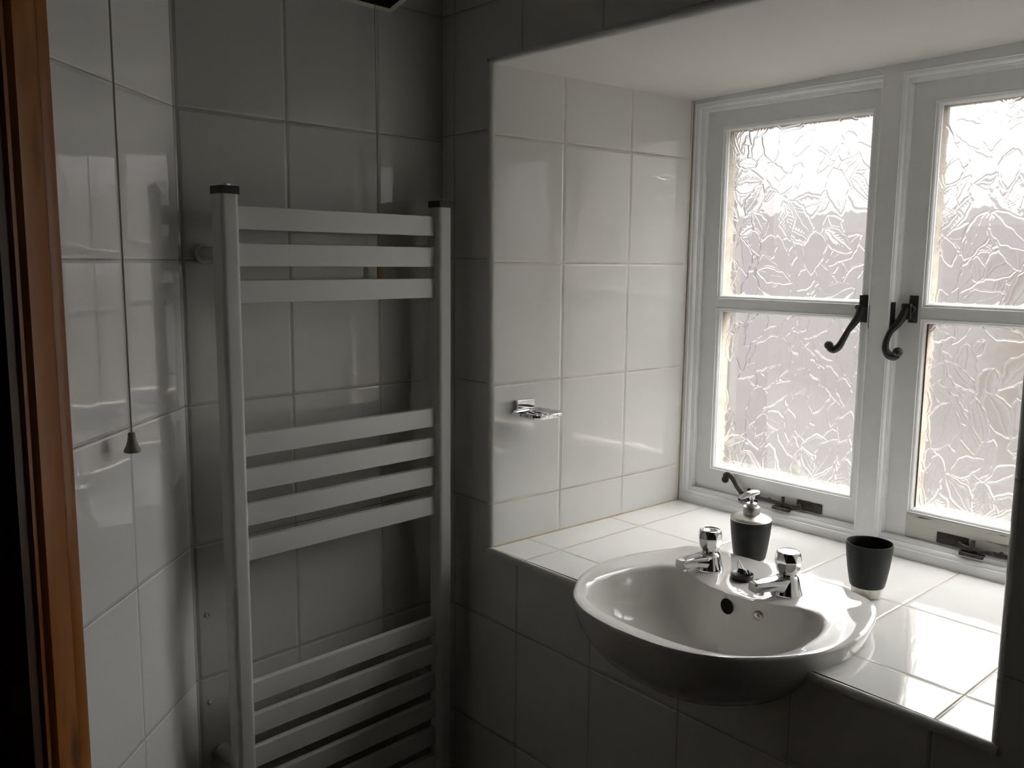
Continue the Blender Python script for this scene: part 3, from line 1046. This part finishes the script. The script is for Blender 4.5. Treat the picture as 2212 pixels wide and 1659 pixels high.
# ---------------------------------------------------------------- soap dispenser and tumbler
dp = Vector((.4110, .3270, ZS))
sd_ = thing('soap_dispenser', 'black soap pump dispenser with silver top behind the basin taps', 'soap dispenser', dp)
mb = MB()
mb.lathe(dp, [(.0, 0), (.0272, 0), (.0280, .001), (.0284, .0185)], 48)
mb.build('base', M['steel'], sd_)
mb = MB()
mb.lathe(dp, [(.0270, .0180), (.0300, .0190), (.0312, .0220), (.0338, .036), (.0364, .056), (.0384, .074), (.0396, .088), (.0400, .0965), (.0390, .0972)], 56)
mb.build('body', M['black'], sd_)
mb = MB()
mb.lathe(dp, [(.0400, .0962), (.0402, .0975), (.0393, .0990), (.0330, .1020), (.0250, .1052), (.0180, .1074), (.0150, .1080)], 56)
mb.build('shoulder', M['steel'], sd_)
mb = MB()
mb.lathe(dp, [(.0152, .1060), (.0162, .1066), (.0162, .1210), (.0155, .1220), (.0108, .1222), (.0106, .1224), (.0106, .1280), (.0098, .1290), (.0040, .1290), (.0036, .1295), (.0036, .1450)], 40)
mb.build('collar', M['steel'], sd_)
mb = MB()
fw = Vector((-.35, -.93, 0)).normalized(); sd2 = Vector((fw.y, -fw.x, 0)); up = Vector((0, 0, 1))
secs = [(-.012, .0088, .0030, .1508), (-.010, .0098, .0036, .1506), (.004, .0098, .0040, .1482), (.012, .0090, .0038, .1462), (.022, .0075, .0034, .1432), (.027, .0062, .0030, .1416)]
rr = []
for dd, w, h, zc in secs:
    ring = []
    for k in range(20):
        a = 2 * PI * k / 20
        ca, sa = math.cos(a), math.sin(a)
        ring.append(dp + fw * dd + sd2 * w * math.copysign(abs(ca) ** .5, ca) + up * (zc + h * math.copysign(abs(sa) ** .6, sa)))
    rr.append(ring)
mb.loft(rr, True, True, True)
mb.lathe(dp, [(.0038, .135), (.0060, .1395), (.0066, .147)], 20)
mb.build('nozzle', M['chrome'], sd_)

cp = Vector((.6390, .3600, ZS))
cu = thing('tumbler', 'black bathroom tumbler with silver foot on the tiled sill', 'tumbler', cp)
mb = MB()
mb.lathe(cp, [(.0, 0), (.0262, 0), (.0270, .001), (.0274, .0185), (.0270, .0200)], 48)
mb.build('foot', M['steel'], cu)
mb = MB()
mb.lathe(cp, [(.0262, .0180), (.0294, .0195), (.0308, .0230), (.0332, .036), (.0358, .052), (.0382, .070), (.0398, .086), (.0405, .0985), (.0400, .0992), (.0388, .0990), (.0380, .0960), (.0372, .084), (.0340, .055), (.0305, .032), (.0270, .025), (.0, .0245)], 56)
mb.build('cup', M['black'], cu)

# ---------------------------------------------------------------- soap dish on the reveal
sp_ = thing('soap_dish', 'small chrome soap dish fixed to the tiled recess wall', 'soap dish', (0, .0880, -.306))
XL = lean0(-.3) * .86 - .0005
mb = MB()
mb.rbox((XL, .0630, -.3045), (XL + .0125, .1125, -.2850), .0018)
mb.build('wall_plate', M['chrome'], sp_, wn=True)
mb = MB()
PTS = []


def dish(k, z, lift=0.0):
    R = []
    n_ = 40
    for i in range(n_):
        a = 2 * PI * i / n_
        ca, sa = math.cos(a), math.sin(a)
        e_ = .55
        R.append(Vector((XL + .0470 + .0455 * k * math.copysign(abs(ca) ** e_, ca), .0885 + .0460 * k * math.copysign(abs(sa) ** e_, sa), z + lift * max(0, ca))))
    return R


mb.loft([dish(.55, -.3170), dish(.93, -.3150), dish(1.0, -.3110), dish(1.0, -.3065), dish(.985, -.3058), dish(.955, -.3068), dish(.88, -.3105), dish(.5, -.3120)], True, True, True)
for yy in (.0735, .0885, .1035):
    mb.rbox((XL + .02, yy - .002, -.3122), (XL + .062, yy + .002, -.3095), .0008)
mb.build('tray', M['chrome'], sp_)
mb = MB()
mb.box((XL, .0700, -.3200), (XL + .020, .1060, -.3150))
mb.build('support', M['steel'], sp_, bevel=.001)

# ---------------------------------------------------------------- towel radiator
ra = thing('towel_radiator', 'tall white ladder towel radiator with flat bars and black caps', 'radiator', bw(.276, .08, -1.13))
UP = Vector((0, 0, 1))


def post(mb, a0, a1, s0, s1, z0, z1):
    # D section: square at the wall, well rounded to the room
    pts = []
    r = .008
    pts += [(a0 + .002, s0), (a1 - .002, s0), (a1, s0 + .002)]
    for k in range(6):
        t = k / 5 * PI / 2
        pts.append((a1 - r + r * math.cos(t), s1 - r + r * math.sin(t)))
    for k in range(6):
        t = PI / 2 + k / 5 * PI / 2
        pts.append((a0 + r + r * math.cos(t), s1 - r + r * math.sin(t)))
    pts += [(a0, s0 + .002)]
    mb.loft([[bw(a, s, z0) for a, s in pts], [bw(a, s, z1) for a, s in pts]], True, True, True)


P0, P1 = (.0275, .0605), (.4905, .5240)
for a0, a1 in (P0, P1):
    mb = MB(); post(mb, a0, a1, .066, .100, -1.125, .1085)
    po = mb.build('post', M['rad'], ra, wn=True)
    mb = MB()
    mb.rbox((a0 - .0008, .0652, .1070), (a1 + .0008, .1008, .1205), .0015, fr=(BC, BD, BN, UP))
    cpm = mb.build('end_cap', M['cap'], po, wn=True)
    mb = MB()
    c = bw((a0 + a1) / 2 + .003, .083, .1205)
    mb.lathe(c, [(.0075, -.001), (.0075, .0035), (.0060, .0045), (.0, .0045)], 6, smooth=False)
    mb.build('bleed_valve', M['steel'], po)
tops = [.0900, .0287, -.0330, -.2965, -.3580, -.4195, -.4820, -.7460, -.8080, -.8700, -.9320, -.9940, -1.0560]
for zt_ in tops:
    mb = MB()
    mb.rbox((P0[1] - .003, .0690, zt_ - .0385), (P1[0] + .003, .0835, zt_), .0016, fr=(BC, BD, BN, UP))
    sl_ = mb.build('slat', M['rad'], ra, wn=True)
for a in ((P0[0] + P0[1]) / 2, (P1[0] + P1[1]) / 2):
    for z in (.0107, -.90):
        mb = MB()
        mb.lathe(bw(a, .0, z), [(.0165, .0005), (.0165, .006), (.0120, .008), (.0115, .0670)], 24, axis=BN)
        mb.build('wall_bracket', M['rad'], ra)
# lockshield valves and pipe tails
for a in ((P0[0] + P0[1]) / 2, (P1[0] + P1[1]) / 2):
    mb = MB()
    c = bw(a, .083, -1.125)
    mb.lathe(c + Vector((0, 0, -.05)), [(.0, -.001), (.012, 0), (.016, .004), (.016, .030), (.013, .034), (.010, .036), (.010, .051)], 24)
    mb.tube([bw(a, .083, -1.16), bw(a + .045, .083, -1.16)], [.014, .016], 20)
    mb.tube([bw(a, .083, -1.17), bw(a, .083, FL)], .0075, 14)
    mb.build('valve', M['rad'], ra)

# screw plugs left in the tiles beside the radiator
for z, lab in ((-.6316, 'upper of two filled screw holes in tiles by the radiator'), (-.7969, 'lower of two filled screw holes in tiles by the radiator')):
    mb = MB()
    c = bw(.0256, .0003, z)
    mb.lathe(c, [(.0052, -.0002), (.0050, .0012), (.0034, .0022), (.0028, .0012), (.0, .0008)], 16, axis=BN)
    o = mb.build('screw_plug', M['plaster'])
    recentre(o, c)
    tag(o, lab, 'wall plug', 'screw plugs in the tiles')

# ---------------------------------------------------------------- pull cords
c0 = lw(.2510, .03, 0)
pcd = thing('pull_cord', 'light pull cord with bell shaped knob in front of angled tiles', 'pull cord', (c0.x, c0.y, -.275))
mb = MB()
mb.tube([lw(.2555, .03, TOP), lw(.2508, .03, .3466), lw(.2489, .03, -.247)], .00125, 8)
mb.build('cord', M['cord'], pcd)
mb = MB()
cb = lw(.2490, .03, -.2755)
mb.lathe(cb, [(.0, .001), (.0105, 0), (.0118, .0015), (.0112, .0045), (.0088, .0090), (.0064, .0160), (.0052, .0240), (.0050, .0280), (.0038, .0290), (.0, .0290)], 28)
mb.build('knob', M['bell'], pcd)
mb = MB()
mb.lathe(lw(.2555, .03, TOP), [(.03, .0), (.03, -.012), (.022, -.02), (.006, -.024), (.0, -.024)], 28)
mb.build('switch_housing', M['trim'], pcd)

HA0, HA1 = .12, .4526
c0 = bw(.4000, .022, -.035)
cd2 = thing('heater_cord', 'thin cord with yellow toggle hanging behind the towel radiator bars', 'pull cord', c0)
mb = MB()
mb.tube([bw(.3960, .022, .486), bw(.4005, .022, -.006)], .0010, 8)
mb.build('cord', M['cord'], cd2)
mb = MB()
mb.lathe(bw(.4005, .022, -.035), [(.0, 0), (.0042, .001), (.0052, .006), (.0052, .022), (.0040, .027), (.0015, .029)], 20)
mb.build('toggle', M['brass'], cd2)

# ---------------------------------------------------------------- wall heater over the radiator
ht = thing('wall_heater', 'cream wall heater high above the towel radiator, open underside', 'heater', bw((HA0 + HA1) / 2, 0, .485))
mb = MB()
# profile in (s, z): underside rises to the front
pz = lambda s: .484 + .30 * s
prof = [(.0, .484), (.120, pz(.120)), (.132, pz(.132) + .012), (.138, .56), (.130, .66), (.110, .70), (.0, .70)]
# outer side walls
ring0 = [bw(HA0, s, z) for s, z in prof]; ring1 = [bw(HA1, s, z) for s, z in prof]
i0 = mb.add(ring0); i1 = mb.add(ring1)
mb.face(i0); mb.face(i1[::-1])
for k in range(1, len(prof)):
    k2 = (k + 1) % len(prof)
    mb.face((i0[k], i0[k2], i1[k2], i1[k]))
# underside rim and well
rm = .013
o4 = [(HA0, 0), (HA1, 0), (HA1, .120), (HA0, .120)]
in4 = [(HA0 + rm, rm * .9), (HA1 - rm, rm * .9), (HA1 - rm, .120 - rm * .6), (HA0 + rm, .120 - rm * .6)]
for k in range(4):
    k2 = (k + 1) % 4
    A, B_, C_, D_ = o4[k], o4[k2], in4[k2], in4[k]
    mb.quad([bw(a, s, pz(s)) for a, s in (A, B_, C_, D_)])
    mb.quad([bw(D_[0], D_[1], pz(D_[1])), bw(C_[0], C_[1], pz(C_[1])), bw(C_[0], C_[1], pz(C_[1]) + .03), bw(D_[0], D_[1], pz(D_[1]) + .03)], mi=1)
mb.build('casing', [M['heater'], M['hole']], ht)
mb = MB()
mb.quad([bw(a, s, pz(s) + .028) for a, s in in4])
for k in range(9):
    a = HA0 + rm + (HA1 - HA0 - 2 * rm) * (k + .5) / 9
    mb.box((a - .0015, rm * .9, .502), (a + .0015, .108, .522), fr=(BC, BD, BN, UP))
mb.build('grille', M['hole'], ht)

# ---------------------------------------------------------------- outdoors
mb = MB()
mb.quad([(-30, D + .2, FL - .15), (30, D + .2, FL - .15), (30, 40, FL - .15), (-30, 40, FL - .15)], [(0, 0)] * 4)
og = mb.build('garden_ground', M['paving'])
struct(og, 'dark wet ground outside the window', 'ground')
mb = MB()
mb.box((-16, 5.0, FL - .15), (7, 5.25, .38))
og = mb.build('garden_wall', M['render'])
struct(og, 'pale rendered wall seen dimly through the patterned glass', 'wall')

# ---------------------------------------------------------------- daylight
w = bpy.data.worlds.new('overcast'); SC.world = w
w.use_nodes = True
nt = w.node_tree
bg = nt.nodes['Background']
tc = N(nt, 'ShaderNodeTexCoord'); sp3 = N(nt, 'ShaderNodeSeparateXYZ')
nt.links.new(tc.outputs['Generated'], sp3.inputs[0])
rmp = N(nt, 'ShaderNodeValToRGB')
rmp.color_ramp.elements[0].position = 0.0; rmp.color_ramp.elements[0].color = (.55, .54, .538, 1)
el = rmp.color_ramp.elements.new(.17); el.color = (.68, .673, .668, 1)
el = rmp.color_ramp.elements.new(.36); el.color = (1.6, 1.60, 1.57, 1)
el = rmp.color_ramp.elements.new(.6); el.color = (10.0, 10.2, 10.05, 1)
rmp.color_ramp.elements[4].position = 1.0; rmp.color_ramp.elements[4].color = (39.0, 39.6, 39.0, 1)
nt.links.new(sp3.outputs[2], rmp.inputs[0]); nt.links.new(rmp.outputs[0], bg.inputs[0])
bg.inputs[1].default_value = 1.0
# portal: tells the renderer where the daylight enters, gives no light of its own
ld = bpy.data.lights.new('daylight_portal', 'AREA')
ld.shape = 'RECTANGLE'; ld.size = XR; ld.size_y = ZC - ZS
ld.cycles.is_portal = True
lo = bpy.data.objects.new('daylight_portal', ld)
lo.location = (XR / 2, D + .13, (ZS + ZC) / 2 + ZO)
lo.rotation_euler = (-PI / 2, 0, 0)
COL.objects.link(lo)

# ---------------------------------------------------------------- camera
cd = bpy.data.cameras.new('camera')
cd.sensor_width = 36; cd.lens = 36 * 1925.75 / 2212; cd.clip_start = .02
co = bpy.data.objects.new('camera', cd)
COL.objects.link(co)
yaw, pitch, roll = 0.85803, -0.13677, 0.00932
f = Vector((-math.sin(yaw) * math.cos(pitch), math.cos(yaw) * math.cos(pitch), math.sin(pitch)))
r = Vector((math.cos(yaw), math.sin(yaw), 0)); u = r.cross(f)
r2 = r * math.cos(roll) + u * math.sin(roll); u2 = -r * math.sin(roll) + u * math.cos(roll)
co.matrix_world = Matrix(((r2.x, u2.x, -f.x, 1.39188), (r2.y, u2.y, -f.y, -1.14742), (r2.z, u2.z, -f.z, .0028 + ZO), (0, 0, 0, 1)))
SC.camera = co

# ---------------------------------------------------------------- view and light paths
SC.view_settings.view_transform = 'Standard'
SC.view_settings.look = 'None'
SC.view_settings.gamma = 1.0
SC.view_settings.exposure = 1.0
SC.view_settings.use_curve_mapping = False
cy = SC.cycles
cy.max_bounces = 12; cy.diffuse_bounces = 5; cy.glossy_bounces = 5; cy.transmission_bounces = 8; cy.transparent_max_bounces = 12
cy.sample_clamp_indirect = 6.0
cy.caustics_reflective = True; cy.caustics_refractive = True
cy.use_denoising = True
